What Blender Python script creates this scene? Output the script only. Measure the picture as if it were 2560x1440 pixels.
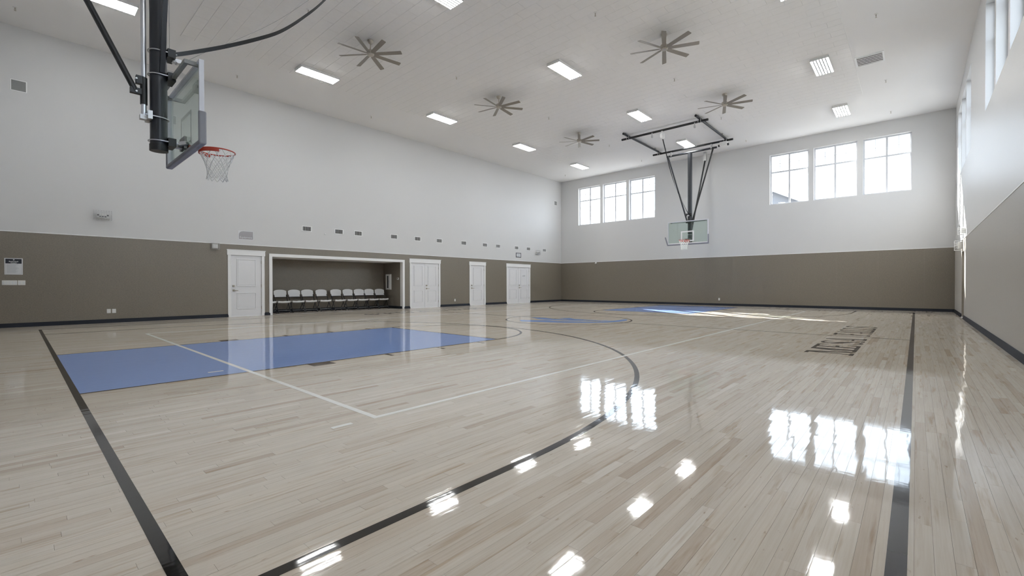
import bpy, math, random
from mathutils import Vector, Matrix
random.seed(7)
PI = math.pi
sc = bpy.context.scene
for o in list(bpy.data.objects): bpy.data.objects.remove(o, do_unlink=True)

# ------------------------------------------------------------------ camera
CAM = Vector((-0.4374, -7.7858, 1.043))
YAW, PITCH, ROLL, FPX = 0.7339, -0.0069, -0.0020, 1119.6
_f = Vector((math.cos(YAW)*math.cos(PITCH), math.sin(YAW)*math.cos(PITCH), math.sin(PITCH)))
_r0 = Vector((math.sin(YAW), -math.cos(YAW), 0)); _u0 = _r0.cross(_f)
_r = _r0*math.cos(ROLL) + _u0*math.sin(ROLL); _u = -_r0*math.sin(ROLL) + _u0*math.cos(ROLL)
cd = bpy.data.cameras.new('camera'); cam = bpy.data.objects.new('camera', cd); sc.collection.objects.link(cam)
cd.sensor_width = 36; cd.lens = 36*FPX/2560; cd.clip_start = 0.05; cd.clip_end = 400
M = Matrix.Identity(4)
for i in range(3):
    M[i][0], M[i][1], M[i][2], M[i][3] = _r[i], _u[i], -_f[i], CAM[i]
cam.matrix_world = M
sc.camera = cam
# ------------------------------------------------------------------ world, sun, exposure
SKY, SUN, LAMP = 4.3, 28.0, 46.0
w = bpy.data.worlds.new('sky'); sc.world = w; w.use_nodes = True
bg = w.node_tree.nodes['Background']; bg.inputs[0].default_value = (0.80, 0.89, 1.0, 1); bg.inputs[1].default_value = SKY
sl = bpy.data.lights.new('sun', 'SUN'); sl.energy = SUN; sl.angle = math.radians(0.6); sl.color = (1, 0.97, 0.93)
so = bpy.data.objects.new('sun', sl); sc.collection.objects.link(so)
so.rotation_euler = Vector((-1.18, -1.40, -1.0)).to_track_quat('-Z', 'Y').to_euler()
so.location = (30, 16, 20)
vs = sc.view_settings
vs.view_transform = 'Standard'; vs.look = 'None'; vs.gamma = 1; vs.use_curve_mapping = False; vs.exposure = 0.55
sc.display_settings.display_device = 'sRGB'
sc.cycles.max_bounces = 7; sc.cycles.diffuse_bounces = 4; sc.cycles.glossy_bounces = 3
sc.cycles.transparent_max_bounces = 10
sc.cycles.use_adaptive_sampling = True; sc.cycles.adaptive_threshold = .08; sc.cycles.adaptive_min_samples = 16
sc.cycles.sample_clamp_indirect = 6
sc.cycles.caustics_reflective = False; sc.cycles.caustics_refractive = False
try: sc.cycles.use_denoising = True
except Exception: pass

# ------------------------------------------------------------------ room numbers (metres)
XR, XF, YL, YR, ZC, WZ = -1.54, 22.947, 9.066, -8.87, 7.58, 2.404
LEN = 21.414                 # baseline to baseline
KEY, HALF = 5.79, 1.83
AX0, AX1, AYB, AZ = 5.62, 11.02, 10.58, 2.06      # alcove

# ------------------------------------------------------------------ materials
def lin(c):
    return tuple(((v/255)/12.92 if v/255 <= .04045 else ((v/255+.055)/1.055)**2.4) for v in c)
def mat(name, col, rough=.5, metal=0., spec=.5, noise=0., nscale=6., bump=0., bscale=200., coat=0., stretch=None):
    m = bpy.data.materials.new(name); m.use_nodes = True
    nt = m.node_tree; N = nt.nodes; L = nt.links; p = N['Principled BSDF']
    p.inputs['Base Color'].default_value = (*col, 1); p.inputs['Roughness'].default_value = rough
    p.inputs['Metallic'].default_value = metal; p.inputs['Specular IOR Level'].default_value = spec
    if coat: p.inputs['Coat Weight'].default_value = coat; p.inputs['Coat Roughness'].default_value = .06
    geo = N.new('ShaderNodeNewGeometry'); src = geo.outputs['Position']
    if stretch:
        mp = N.new('ShaderNodeVectorMath'); mp.operation = 'MULTIPLY'; mp.inputs[1].default_value = stretch
        L.new(src, mp.inputs[0]); src = mp.outputs[0]
    if noise:
        n = N.new('ShaderNodeTexNoise'); n.inputs['Scale'].default_value = nscale; n.inputs['Detail'].default_value = 5
        L.new(src, n.inputs['Vector'])
        mx = N.new('ShaderNodeMix'); mx.data_type = 'RGBA'
        mx.inputs[6].default_value = (*[c*(1-noise) for c in col], 1); mx.inputs[7].default_value = (*[min(1, c*(1+noise)) for c in col], 1)
        L.new(n.outputs['Fac'], mx.inputs[0]); L.new(mx.outputs[2], p.inputs['Base Color'])
    if bump:
        n = N.new('ShaderNodeTexNoise'); n.inputs['Scale'].default_value = bscale; n.inputs['Detail'].default_value = 3
        L.new(src, n.inputs['Vector'])
        b = N.new('ShaderNodeBump'); b.inputs['Strength'].default_value = 1; b.inputs['Distance'].default_value = bump
        L.new(n.outputs['Fac'], b.inputs['Height']); L.new(b.outputs[0], p.inputs['Normal'])
    return m
def emit(name, col, s):
    m = bpy.data.materials.new(name); m.use_nodes = True; nt = m.node_tree
    nt.nodes.remove(nt.nodes['Principled BSDF']); e = nt.nodes.new('ShaderNodeEmission')
    e.inputs[0].default_value = (*col, 1); e.inputs[1].default_value = s
    nt.links.new(e.outputs[0], nt.nodes['Material Output'].inputs[0]); return m
def glass(name, tint, ior=1.45):
    m = bpy.data.materials.new(name); m.use_nodes = True; nt = m.node_tree; N = nt.nodes; L = nt.links
    N.remove(N['Principled BSDF'])
    t = N.new('ShaderNodeBsdfTransparent'); t.inputs[0].default_value = (*tint, 1)
    g = N.new('ShaderNodeBsdfGlossy'); g.inputs['Roughness'].default_value = .01
    lw = N.new('ShaderNodeLayerWeight'); pw = N.new('ShaderNodeMath'); pw.operation = 'POWER'; pw.inputs[1].default_value = 5; L.new(lw.outputs['Facing'], pw.inputs[0])
    lw.inputs[0].default_value = .5
    fr = N.new('ShaderNodeMath'); fr.operation = 'MULTIPLY_ADD'; r0 = ((ior-1)/(ior+1))**2; fr.inputs[1].default_value = 1-r0; fr.inputs[2].default_value = r0; L.new(pw.outputs[0], fr.inputs[0])
    mx = N.new('ShaderNodeMixShader'); L.new(fr.outputs[0], mx.inputs[0]); L.new(t.outputs[0], mx.inputs[1]); L.new(g.outputs[0], mx.inputs[2])
    L.new(mx.outputs[0], N['Material Output'].inputs[0]); return m
def floor_bump(nt, p, colour, amt=1.0):
    """gentle unevenness of the sanded and varnished strips, in metres along the boards"""
    N, L = nt.nodes, nt.links
    geo = N.new('ShaderNodeNewGeometry')
    def layer(scale, stretch, dist, prev=None):
        mp = N.new('ShaderNodeVectorMath'); mp.operation = 'MULTIPLY'; mp.inputs[1].default_value = stretch
        L.new(geo.outputs['Position'], mp.inputs[0])
        n = N.new('ShaderNodeTexNoise'); n.inputs['Scale'].default_value = scale; n.inputs['Detail'].default_value = 1.5
        L.new(mp.outputs[0], n.inputs['Vector'])
        b = N.new('ShaderNodeBump'); b.inputs['Strength'].default_value = 1; b.inputs['Distance'].default_value = dist*amt
        L.new(n.outputs['Fac'], b.inputs['Height'])
        if prev: L.new(prev.outputs[0], b.inputs['Normal'])
        return b
    a = layer(1.0, (3.0, 17.0, 1), .00050)
    b = layer(1.0, (26.0, 9.0, 1), .00010, a)
    c = layer(1.0, (1.1, 1.6, 1), .0008, b)
    # satin varnish over the wood: diffuse base, mirror coat whose reflectance tops out below a perfect gloss
    N.remove(p)
    df = N.new('ShaderNodeBsdfDiffuse'); gl = N.new('ShaderNodeBsdfGlossy'); gl.inputs['Roughness'].default_value = .05
    L.new(colour, df.inputs['Color']); L.new(c.outputs[0], df.inputs['Normal']); L.new(c.outputs[0], gl.inputs['Normal'])
    lw = N.new('ShaderNodeLayerWeight'); lw.inputs[0].default_value = .5; L.new(c.outputs[0], lw.inputs['Normal'])
    pw = N.new('ShaderNodeMath'); pw.operation = 'POWER'; pw.inputs[1].default_value = 3.2; L.new(lw.outputs['Facing'], pw.inputs[0])
    fr = N.new('ShaderNodeMath'); fr.operation = 'MULTIPLY_ADD'; fr.inputs[1].default_value = FMAX-.038; fr.inputs[2].default_value = .038; L.new(pw.outputs[0], fr.inputs[0])
    mx = N.new('ShaderNodeMixShader'); L.new(fr.outputs[0], mx.inputs[0]); L.new(df.outputs[0], mx.inputs[1]); L.new(gl.outputs[0], mx.inputs[2])
    L.new(mx.outputs[0], N['Material Output'].inputs[0])
FMAX = .75
def maple():
    m = bpy.data.materials.new('maple_strip'); m.use_nodes = True; nt = m.node_tree; N = nt.nodes; L = nt.links; p = N['Principled BSDF']
    at = N.new('ShaderNodeAttribute'); at.attribute_name = 'tone'
    cr = N.new('ShaderNodeValToRGB'); e = cr.color_ramp.elements
    e[0].position = 0; e[0].color = (.575, .485, .395, 1); e[1].position = 1; e[1].color = (.78, .725, .65, 1)
    for pos, c in ((.10, (.65, .57, .48)), (.30, (.69, .625, .54)), (.65, (.72, .66, .58)), (.88, (.73, .66, .57))):
        x = cr.color_ramp.elements.new(pos); x.color = (*c, 1)
    L.new(at.outputs['Fac'], cr.inputs[0])
    geo = N.new('ShaderNodeNewGeometry')
    def noise(stretch, detail, off=True):
        mp = N.new('ShaderNodeVectorMath'); mp.operation = 'MULTIPLY'; mp.inputs[1].default_value = stretch; L.new(geo.outputs['Position'], mp.inputs[0])
        ad = N.new('ShaderNodeVectorMath'); ad.operation = 'ADD'; L.new(mp.outputs[0], ad.inputs[0])
        cb = N.new('ShaderNodeCombineXYZ'); mu = N.new('ShaderNodeMath'); mu.operation = 'MULTIPLY'; mu.inputs[1].default_value = 91.7
        L.new(at.outputs['Fac'], mu.inputs[0]); L.new(mu.outputs[0], cb.inputs[0]); L.new(mu.outputs[0], cb.inputs[2]); L.new(cb.outputs[0], ad.inputs[1])
        n = N.new('ShaderNodeTexNoise'); n.inputs['Scale'].default_value = 1; n.inputs['Detail'].default_value = detail; n.inputs['Roughness'].default_value = .62
        L.new(ad.outputs[0], n.inputs['Vector']); return n
    def mixmul(colout, fac, dark):
        mx = N.new('ShaderNodeMix'); mx.data_type = 'RGBA'; mx.blend_type = 'MULTIPLY'; mx.inputs[7].default_value = (*dark, 1)
        L.new(fac, mx.inputs[0]); L.new(colout, mx.inputs[6]); return mx.outputs[2]
    def ramp(n, a, b):
        r = N.new('ShaderNodeMapRange'); r.inputs[1].default_value = a; r.inputs[2].default_value = b; L.new(n.outputs['Fac'], r.inputs[0]); return r.outputs[0]
    col = mixmul(cr.outputs[0], ramp(noise((2.2, 90, 1), 4), .40, .75), (.90, .87, .83))     # fine grain
    col = mixmul(col, ramp(noise((1.6, 22, 1), 3), .56, .72), (.80, .72, .63))               # mineral streaks
    col = mixmul(col, ramp(noise((9, 34, 1), 2), .70, .80), (.62, .50, .40))                 # small knots and flecks
    floor_bump(nt, p, col); return m
def paint(name, col):
    m = mat(name, col, rough=.085, noise=.06, nscale=1.5, stretch=(2, 18, 1)); p = m.node_tree.nodes['Principled BSDF']
    floor_bump(m.node_tree, p, p.inputs['Base Color'].links[0].from_socket); return m

MT = {}
MT['white'] = mat('white_wall_paint', (.65, .648, .644), rough=.42, spec=.30, noise=.012, nscale=1.2, bump=.0006, bscale=60)
MT['ceil'] = mat('ceiling_paint', (.86, .85, .84), rough=.8, noise=.012, nscale=1.5)
MT['tile'] = mat('acoustic_tile', (.86, .85, .835), rough=.9, noise=.03, nscale=9)
MT['taupe'] = mat('taupe_wall_fabric', (.206, .179, .142), rough=.38, spec=.7, noise=.42, nscale=1, bump=.0006, bscale=1, stretch=(34, 34, 120))
_p = MT['taupe'].node_tree.nodes['Principled BSDF']          # woven fabric: soft sheen at a glancing view
_p.inputs['Sheen Weight'].default_value = .48; _p.inputs['Sheen Roughness'].default_value = .35
MT['trim'] = mat('white_trim_paint', (.87, .87, .87), rough=.35, noise=.01)
MT['door'] = mat('white_door_paint', (.80, .80, .815), rough=.38, noise=.01)
MT['navy'] = mat('navy_rubber_base', (.010, .013, .021), rough=.6, spec=.3, noise=.2)
MT['vinyl'] = mat('white_vinyl', (.62, .63, .66), rough=.35, noise=.01)
MT['glass'] = glass('window_glass', (.95, .97, .98))
MT['board'] = glass('backboard_glass', (.86, .92, .89), 1.6)
MT['maple'] = maple()
MT['subfloor'] = mat('dark_subfloor', (.10, .075, .05), rough=.9, noise=.1)
MT['black_line'] = paint('black_court_paint', (.022, .020, .018))
MT['brown_line'] = paint('dark_brown_court_paint', (.055, .036, .022))
MT['grey_line'] = paint('charcoal_court_paint', (.05, .05, .058))
MT['letter'] = paint('black_lettering_paint', (.018, .018, .022))
MT['blue'] = paint('blue_court_paint', (.285, .415, .77))
MT['white_line'] = paint('white_court_paint', (.93, .93, .89))
MT['mast'] = mat('charcoal_powder_coat', (.022, .024, .030), rough=.38, noise=.05)
MT['blackm'] = mat('black_powder_coat', (.012, .013, .014), rough=.42, noise=.05)
MT['chrome'] = mat('galvanised_steel', (.62, .63, .66), rough=.28, metal=.9, noise=.05)
MT['zinc'] = mat('zinc_clamp', (.55, .55, .55), rough=.4, metal=.7, noise=.06)
MT['alu'] = mat('silver_painted_frame', (.66, .67, .72), rough=.4, noise=.03)
MT['greysteel'] = mat('grey_painted_steel', (.25, .255, .25), rough=.45, noise=.05)
MT['pad'] = mat('grey_backboard_pad', (.24, .245, .275), rough=.55, noise=.05)
MT['red'] = mat('orange_red_rim', (.42, .045, .022), rough=.4, noise=.06)
MT['net'] = mat('white_net_cord', (.72, .72, .70), rough=.8, noise=.05)
MT['white_mark'] = mat('white_board_marking', (.88, .88, .88), rough=.5, noise=.01)
MT['nickel'] = mat('brushed_nickel', (.50, .46, .40), rough=.32, metal=.85, noise=.05)
MT['blade'] = mat('taupe_fan_blade', (.27, .245, .21), rough=.45, metal=.25, noise=.05)
MT['tube'] = emit('lit_fluorescent_tube', (.975, .985, .98), LAMP)
MT['fixture'] = mat('white_enamel', (.80, .80, .79), rough=.3, noise=.01)
MT['fin'] = mat('dark_louvre_fin', (.022, .022, .021), rough=.5, noise=.05)
MT['plastic'] = mat('white_plastic', (.80, .80, .78), rough=.45, noise=.01)
MT['chairw'] = mat('white_moulded_plastic', (.84, .84, .84), rough=.5, noise=.02)
MT['chairf'] = mat('dark_grey_chair_tube', (.018, .018, .022), rough=.4, noise=.05)
MT['darkvoid'] = mat('dark_duct_interior', (.02, .02, .02), rough=.9, noise=.05)
MT['grille'] = mat('grey_speaker_cloth', (.26, .265, .26), rough=.9, noise=.08, nscale=80)
MT['wire'] = mat('plated_wire', (.60, .60, .60), rough=.4, metal=.5, noise=.05)
MT['ink'] = mat('black_ink', (.015, .018, .028), rough=.5, noise=.05)
MT['greyink'] = mat('grey_ink', (.34, .35, .38), rough=.6, noise=.05)
MT['signw'] = mat('sign_white_face', (.72, .73, .75), rough=.35, noise=.01)
MT['signmetal'] = mat('brushed_sign_plate', (.24, .215, .205), rough=.28, metal=.9, noise=.06)
MT['lens'] = mat('clear_lamp_lens', (.10, .10, .11), rough=.2, noise=.05)
MT['siding'] = mat('grey_house_siding', (.17, .175, .19), rough=.8, noise=.05)
MT['roof'] = mat('grey_house_roof', (.15, .152, .165), rough=.9, noise=.1)
MT['fascia'] = mat('pale_house_fascia', (.34, .34, .35), rough=.8, noise=.03)
MT['earth'] = mat('pale_gravel_ground', (.26, .25, .235), rough=.95, noise=.2, nscale=.8)

# ------------------------------------------------------------------ mesh builder
class MB:
    def __init__(s): s.v = []; s.f = []
    def add(s, v, f):
        n = len(s.v); s.v += [tuple(x) for x in v]; s.f += [tuple(i+n for i in q) for q in f]; return s
    def box(s, x0, x1, y0, y1, z0, z1):
        x0, x1 = min(x0, x1), max(x0, x1); y0, y1 = min(y0, y1), max(y0, y1); z0, z1 = min(z0, z1), max(z0, z1)
        return s.add([(x0,y0,z0),(x1,y0,z0),(x1,y1,z0),(x0,y1,z0),(x0,y0,z1),(x1,y0,z1),(x1,y1,z1),(x0,y1,z1)],
                     [(3,2,1,0),(4,5,6,7),(0,1,5,4),(1,2,6,5),(2,3,7,6),(3,0,4,7)])
    def cyl(s, a, b, r, n=14, r2=None):
        a = Vector(a); b = Vector(b); d = (b-a).normalized(); r2 = r if r2 is None else r2
        t = Vector((0,0,1)) if abs(d.z) < .9 else Vector((1,0,0)); p = d.cross(t).normalized(); q = d.cross(p)
        v = [a+(p*math.cos(2*PI*i/n)+q*math.sin(2*PI*i/n))*r for i in range(n)] + [b+(p*math.cos(2*PI*i/n)+q*math.sin(2*PI*i/n))*r2 for i in range(n)]
        f = [(i,(i+1)%n,n+(i+1)%n,n+i) for i in range(n)] + [tuple(range(n-1,-1,-1)), tuple(range(n,2*n))]
        return s.add(v, f)
    def tube(s, pts, r, n=8, closed=False):
        pts = [Vector(p) for p in pts]; m = len(pts); v = []; f = []; up = None
        for i, p in enumerate(pts):
            a = pts[(i-1)%m] if closed or i else pts[0]; b = pts[(i+1)%m] if closed or i < m-1 else pts[-1]
            d = (b-a).normalized()
            if up is None:
                t = Vector((0,0,1)) if abs(d.z) < .9 else Vector((1,0,0)); up = (t-d*t.dot(d)).normalized()
            else: up = (up-d*up.dot(d)).normalized()
            q = d.cross(up)
            rr = r[i] if isinstance(r, (list, tuple)) else r
            v += [p+(up*math.cos(2*PI*k/n)+q*math.sin(2*PI*k/n))*rr for k in range(n)]
        for i in range(m if closed else m-1):
            j = (i+1)%m
            for k in range(n): f.append((i*n+k, i*n+(k+1)%n, j*n+(k+1)%n, j*n+k))
        if not closed: f += [tuple(range(n-1,-1,-1)), tuple((m-1)*n+k for k in range(n))]
        return s.add(v, f)
    def beam(s, a, b, w, h, up=(0,0,1)):
        a = Vector(a); b = Vector(b); d = (b-a).normalized(); up = Vector(up)
        if abs(d.dot(up)) > .95: up = Vector((1,0,0))
        q = d.cross(up).normalized(); u = q.cross(d)
        v = [p+q*sx*w/2+u*sy*h/2 for p in (a, b) for sx, sy in ((-1,-1),(1,-1),(1,1),(-1,1))]
        return s.add(v, [(0,1,2,3),(7,6,5,4),(0,4,5,1),(1,5,6,2),(2,6,7,3),(3,7,4,0)])
    def ring(s, c, r, t, axis='z', n=32, m=8):
        c = Vector(c); pts = []
        for i in range(n):
            a = 2*PI*i/n; x, y = r*math.cos(a), r*math.sin(a)
            pts.append(c + (Vector((x,y,0)) if axis == 'z' else Vector((0,x,y)) if axis == 'x' else Vector((x,0,y))))
        return s.tube(pts, t, m, True)
    def prism(s, poly, z0, z1):
        n = len(poly); v = [(x,y,z0) for x, y in poly] + [(x,y,z1) for x, y in poly]
        return s.add(v, [tuple(range(n-1,-1,-1)), tuple(range(n,2*n))] + [(i,(i+1)%n,n+(i+1)%n,n+i) for i in range(n)])
    def arc(s, c, r0, r1, a0, a1, z0, z1, n=64):
        v = []; f = []
        for i in range(n+1):
            a = a0+(a1-a0)*i/n; ca, sa = math.cos(a), math.sin(a)
            v += [(c[0]+r0*ca,c[1]+r0*sa,z0),(c[0]+r1*ca,c[1]+r1*sa,z0),(c[0]+r1*ca,c[1]+r1*sa,z1),(c[0]+r0*ca,c[1]+r0*sa,z1)]
        for i in range(n):
            a, b = 4*i, 4*i+4
            for k in range(4): f.append((a+k, b+k, b+(k+1)%4, a+(k+1)%4))
        f += [(0,1,2,3), (4*n+3,4*n+2,4*n+1,4*n)]
        return s.add(v, f)
    def lathe(s, c, prof, n=20):
        v = []; f = []; c = Vector(c); k = len(prof)
        for i in range(n):
            a = 2*PI*i/n
            v += [c+Vector((r*math.cos(a), r*math.sin(a), z)) for r, z in prof]
        for i in range(n):
            j = (i+1)%n
            for t in range(k-1): f.append((i*k+t, j*k+t, j*k+t+1, i*k+t+1))
        return s.add(v, f)
    def mesh(s, name, m, smooth=False):
        me = bpy.data.meshes.new(name); me.from_pydata(s.v, [], s.f); me.update()
        if m is not None: me.materials.append(MT[m] if isinstance(m, str) else m)
        import bmesh
        b = bmesh.new(); b.from_mesh(me); bmesh.ops.recalc_face_normals(b, faces=b.faces); b.to_mesh(me); b.free()
        if smooth:
            for q in me.polygons: q.use_smooth = True
            me.set_sharp_from_angle(angle=math.radians(38))
        return me
    def build(s, name, m, parent=None, smooth=False, bevel=0, **props):
        o = bpy.data.objects.new(name, s.mesh(name, m, smooth)); sc.collection.objects.link(o)
        if parent is not None: o.parent = parent
        if bevel:
            b = o.modifiers.new('edge', 'BEVEL'); b.width = bevel; b.segments = 2; b.limit_method = 'ANGLE'
        for k, x in props.items(): o[k] = x
        return o
def place(name, me, parent=None, loc=(0,0,0), rot=(0,0,0), **props):
    o = bpy.data.objects.new(name, me); sc.collection.objects.link(o); o.location = loc; o.rotation_euler = rot
    if parent is not None: o.parent = parent
    for k, x in props.items(): o[k] = x
    return o
def thing(name, label, cat, loc=(0,0,0), rz=0, group=None):
    o = bpy.data.objects.new(name, None); sc.collection.objects.link(o); o.empty_display_size = .1
    o.location = loc; o.rotation_euler = (0,0,rz); o['label'] = label; o['category'] = cat
    if group: o['group'] = group
    return o
def dup(root, loc, rz, label, group=None):
    r = root.copy(); sc.collection.objects.link(r); r.location = loc; r.rotation_euler = (0,0,rz); r['label'] = label
    if group: r['group'] = group
    for ch in list(root.children):
        c = ch.copy(); sc.collection.objects.link(c); c.parent = r
        for g in list(ch.children):
            d = g.copy(); sc.collection.objects.link(d); d.parent = c
    return r
def tag(o, label, cat, group=None):
    o['label'] = label; o['category'] = cat
    if group: o['group'] = group
    return o
def struct(o): o['kind'] = 'structure'; return o
def text_mesh(s, size, m, name, extrude=.0015, sx=1.0, bold=0.0):
    c = bpy.data.curves.new(name, 'FONT'); c.body = s; c.size = size; c.extrude = extrude; c.align_x = 'CENTER'; c.align_y = 'CENTER'; c.offset = bold
    c.resolution_u = 3
    t = bpy.data.objects.new(name+'_tmp', c); sc.collection.objects.link(t)
    bpy.context.view_layer.update()
    me = bpy.data.meshes.new_from_object(t.evaluated_get(bpy.context.evaluated_depsgraph_get())); me.name = name
    bpy.data.objects.remove(t, do_unlink=True); bpy.data.curves.remove(c)
    for v in me.vertices: v.co.x *= sx
    me.materials.clear(); me.materials.append(MT[m]); return me
WALL_L = (PI/2, 0, 0)              # text on the left wall, read from the court (faces -Y)

# ------------------------------------------------------------------ walls
def holes_mesh(mb, axis, u0, u1, z0, z1, holes, d0, d1):
    us = sorted({u0, u1, *[h[0] for h in holes], *[h[1] for h in holes]}); zs = sorted({z0, z1, *[h[2] for h in holes], *[h[3] for h in holes]})
    us = [u for u in us if u0 <= u <= u1]; zs = [z for z in zs if z0 <= z <= z1]
    for a, b in zip(us, us[1:]):
        run = None
        for c, d in zip(zs, zs[1:]):
            inh = any(h[0] < (a+b)/2 < h[1] and h[2] < (c+d)/2 < h[3] for h in holes)
            if not inh:
                if run is None: run = [c, d]
                else: run[1] = d
            if inh or d == zs[-1]:
                if run:
                    if axis == 'y': mb.box(a, b, d0, d1, *run)
                    else: mb.box(d0, d1, a, b, *run)
                run = None
    return mb
DOORS = [(4.335, 5.285), (11.475, 13.04), (15.09, 16.06), (17.86, 19.74)]
DH = 2.06
ALC = (AX0, AX1)
lholes = [(a, b, 0, DH) for a, b in DOORS] + [(AX0, AX1, 0, AZ)]
wall_left = struct(holes_mesh(MB(), 'y', XR-.3, XF+.3, -.02, ZC, lholes, YL, YL+.16).build('wall_left', 'white'))
WIN_F = [(6.222, 7.755), (4.525, 6.035), (2.806, 4.34), (-4.265, -2.75), (-5.96, -4.45), (-7.65, -6.152)]
WZ0, WZ1 = 4.715, 7.0
wall_far = struct(holes_mesh(MB(), 'x', YR-.3, YL+.3, -.02, ZC, [(a, b, WZ0, WZ1) for a, b in WIN_F], XF, XF+.26).build('wall_far', 'white'))
WIN_R = []
for far in (21.70, 13.44, 5.20):
    for k in range(3): WIN_R.append((far-1.52-k*1.70, far-k*1.70))
RDOOR = (18.62, 19.58)
wall_right = struct(holes_mesh(MB(), 'y', XR-.3, XF+.3, -.02, ZC, [(a, b, WZ0, WZ1) for a, b in WIN_R] + [(*RDOOR, 0, 2.08)], YR-.26, YR).build('wall_right', 'white'))
wall_rear = struct(MB().box(XR-.2, XR, YR-.3, YL+.3, -.02, ZC).build('wall_rear', 'white'))
ceiling = struct(MB().box(XR-.3, XF+.3, YR-.3, YL+.3, ZC, ZC+.2).build('ceiling', 'ceil'))
# alcove shell
alcove = struct(MB().box(AX0-.12, AX1+.12, AYB, AYB+.12, -.02, AZ+.1).build('wall_alcove_back', 'taupe'))
struct(MB().box(AX0-.12, AX0, YL+.16, AYB, -.02, AZ+.1).build('wall_alcove_near', 'taupe'))
struct(MB().box(AX1, AX1+.12, YL+.16, AYB, -.02, AZ+.1).build('wall_alcove_end', 'taupe'))
struct(MB().box(AX0-.12, AX1+.12, YL+.16, AYB+.12, AZ, AZ+.1).build('ceiling_alcove', 'ceil'))

# taupe wall covering, one sheet at a time, proud of the plaster
TH = .012
def panels(wall, axis, pos, sgn, u0, u1, seam, step, holes):
    cuts = {u0, u1}
    k = math.floor((u0-seam)/step)
    while seam+k*step < u1:
        if seam+k*step > u0: cuts.add(seam+k*step)
        k += 1
    for h in holes: cuts.add(h[0]); cuts.add(h[1])
    cuts = sorted(cuts)
    for a, b in zip(cuts, cuts[1:]):
        z0 = .0
        for h in holes:
            if h[0]-1e-6 <= a and b <= h[1]+1e-6: z0 = h[2]
        g = .0003
        ga = g; gb = g
        m = MB()
        if axis == 'y': m.box(a+ga, b-gb, pos, pos+sgn*TH, z0, WZ)
        else: m.box(pos, pos+sgn*TH, a+ga, b-gb, z0, WZ)
        m.build('wall_panel', 'taupe', wall)
panels(wall_left, 'y', YL, -1, XR, XF, .566, 1.37, [(a, b, DH) for a, b in DOORS] + [(AX0, AX1, AZ)])
panels(wall_far, 'x', XF, -1, YR, YL, .2, 1.37, [])
panels(wall_right, 'y', YR, 1, XR, XF, .4, 1.22, [(*RDOOR, 2.08)])
panels(wall_rear, 'x', XR, 1, YR, YL, .2, 1.37, [])
# white cap strip on top of the covering
n = 0
for nm, args in (('trim_1', (XR, XF, YL-.020, YL, WZ, WZ+.022)), ('trim_2', (XF-.020, XF, YR, YL-.02, WZ, WZ+.022)),
                 ('trim_3', (XR, XF-.02, YR, YR+.020, WZ, WZ+.022)), ('trim_4', (XR, XR+.020, YR+.02, YL-.02, WZ, WZ+.022))):
    struct(MB().box(*args).build(nm, 'trim', bevel=.004))
# baseboards
BBH, BBT = .105, .022
def base_y(name, y, sgn, spans):
    for a, b in spans: struct(MB().add([(a,y,0),(b,y,0),(b,y+sgn*BBT*1.7,0),(a,y+sgn*BBT*1.7,0),(a,y,BBH),(b,y,BBH),(b,y+sgn*BBT*.55,BBH),(a,y+sgn*BBT*.55,BBH)],
                     [(0,1,2,3),(4,5,6,7),(0,1,5,4),(1,2,6,5),(2,3,7,6),(3,0,4,7)]).build(name, 'navy'))
cas = .10
spL = []; e = XR
for a, b in sorted(DOORS + [(AX0, AX1)]):
    spL.append((e, a-.075)); e = b+.075
spL.append((e, XF))
base_y('baseboard_left', YL-TH, -1, spL)
base_y('baseboard_right', YR+TH, 1, [(XR, RDOOR[0]), (RDOOR[1], XF)])
struct(MB().add([(XF-TH,YR,0),(XF-TH,YL,0),(XF-TH-BBT*1.7,YL,0),(XF-TH-BBT*1.7,YR,0),(XF-TH,YR,BBH),(XF-TH,YL,BBH),(XF-TH-BBT*.55,YL,BBH),(XF-TH-BBT*.55,YR,BBH)],
     [(0,1,2,3),(4,5,6,7),(0,1,5,4),(1,2,6,5),(2,3,7,6),(3,0,4,7)]).build('baseboard_far', 'navy'))
struct(MB().box(XR, XR+.03, YR, YL, 0, BBH).build('baseboard_rear', 'navy'))
struct(MB().box(AX0, AX1, AYB-.02, AYB, 0, BBH).build('baseboard_alcove', 'navy'))
struct(MB().box(AX1-.02, AX1, YL+.02, AYB-.02, 0, BBH).build('baseboard_alcove_end', 'navy'))
struct(MB().box(AX0, AX0+.02, YL+.02, AYB-.02, 0, BBH).build('baseboard_alcove_near', 'navy'))

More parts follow.
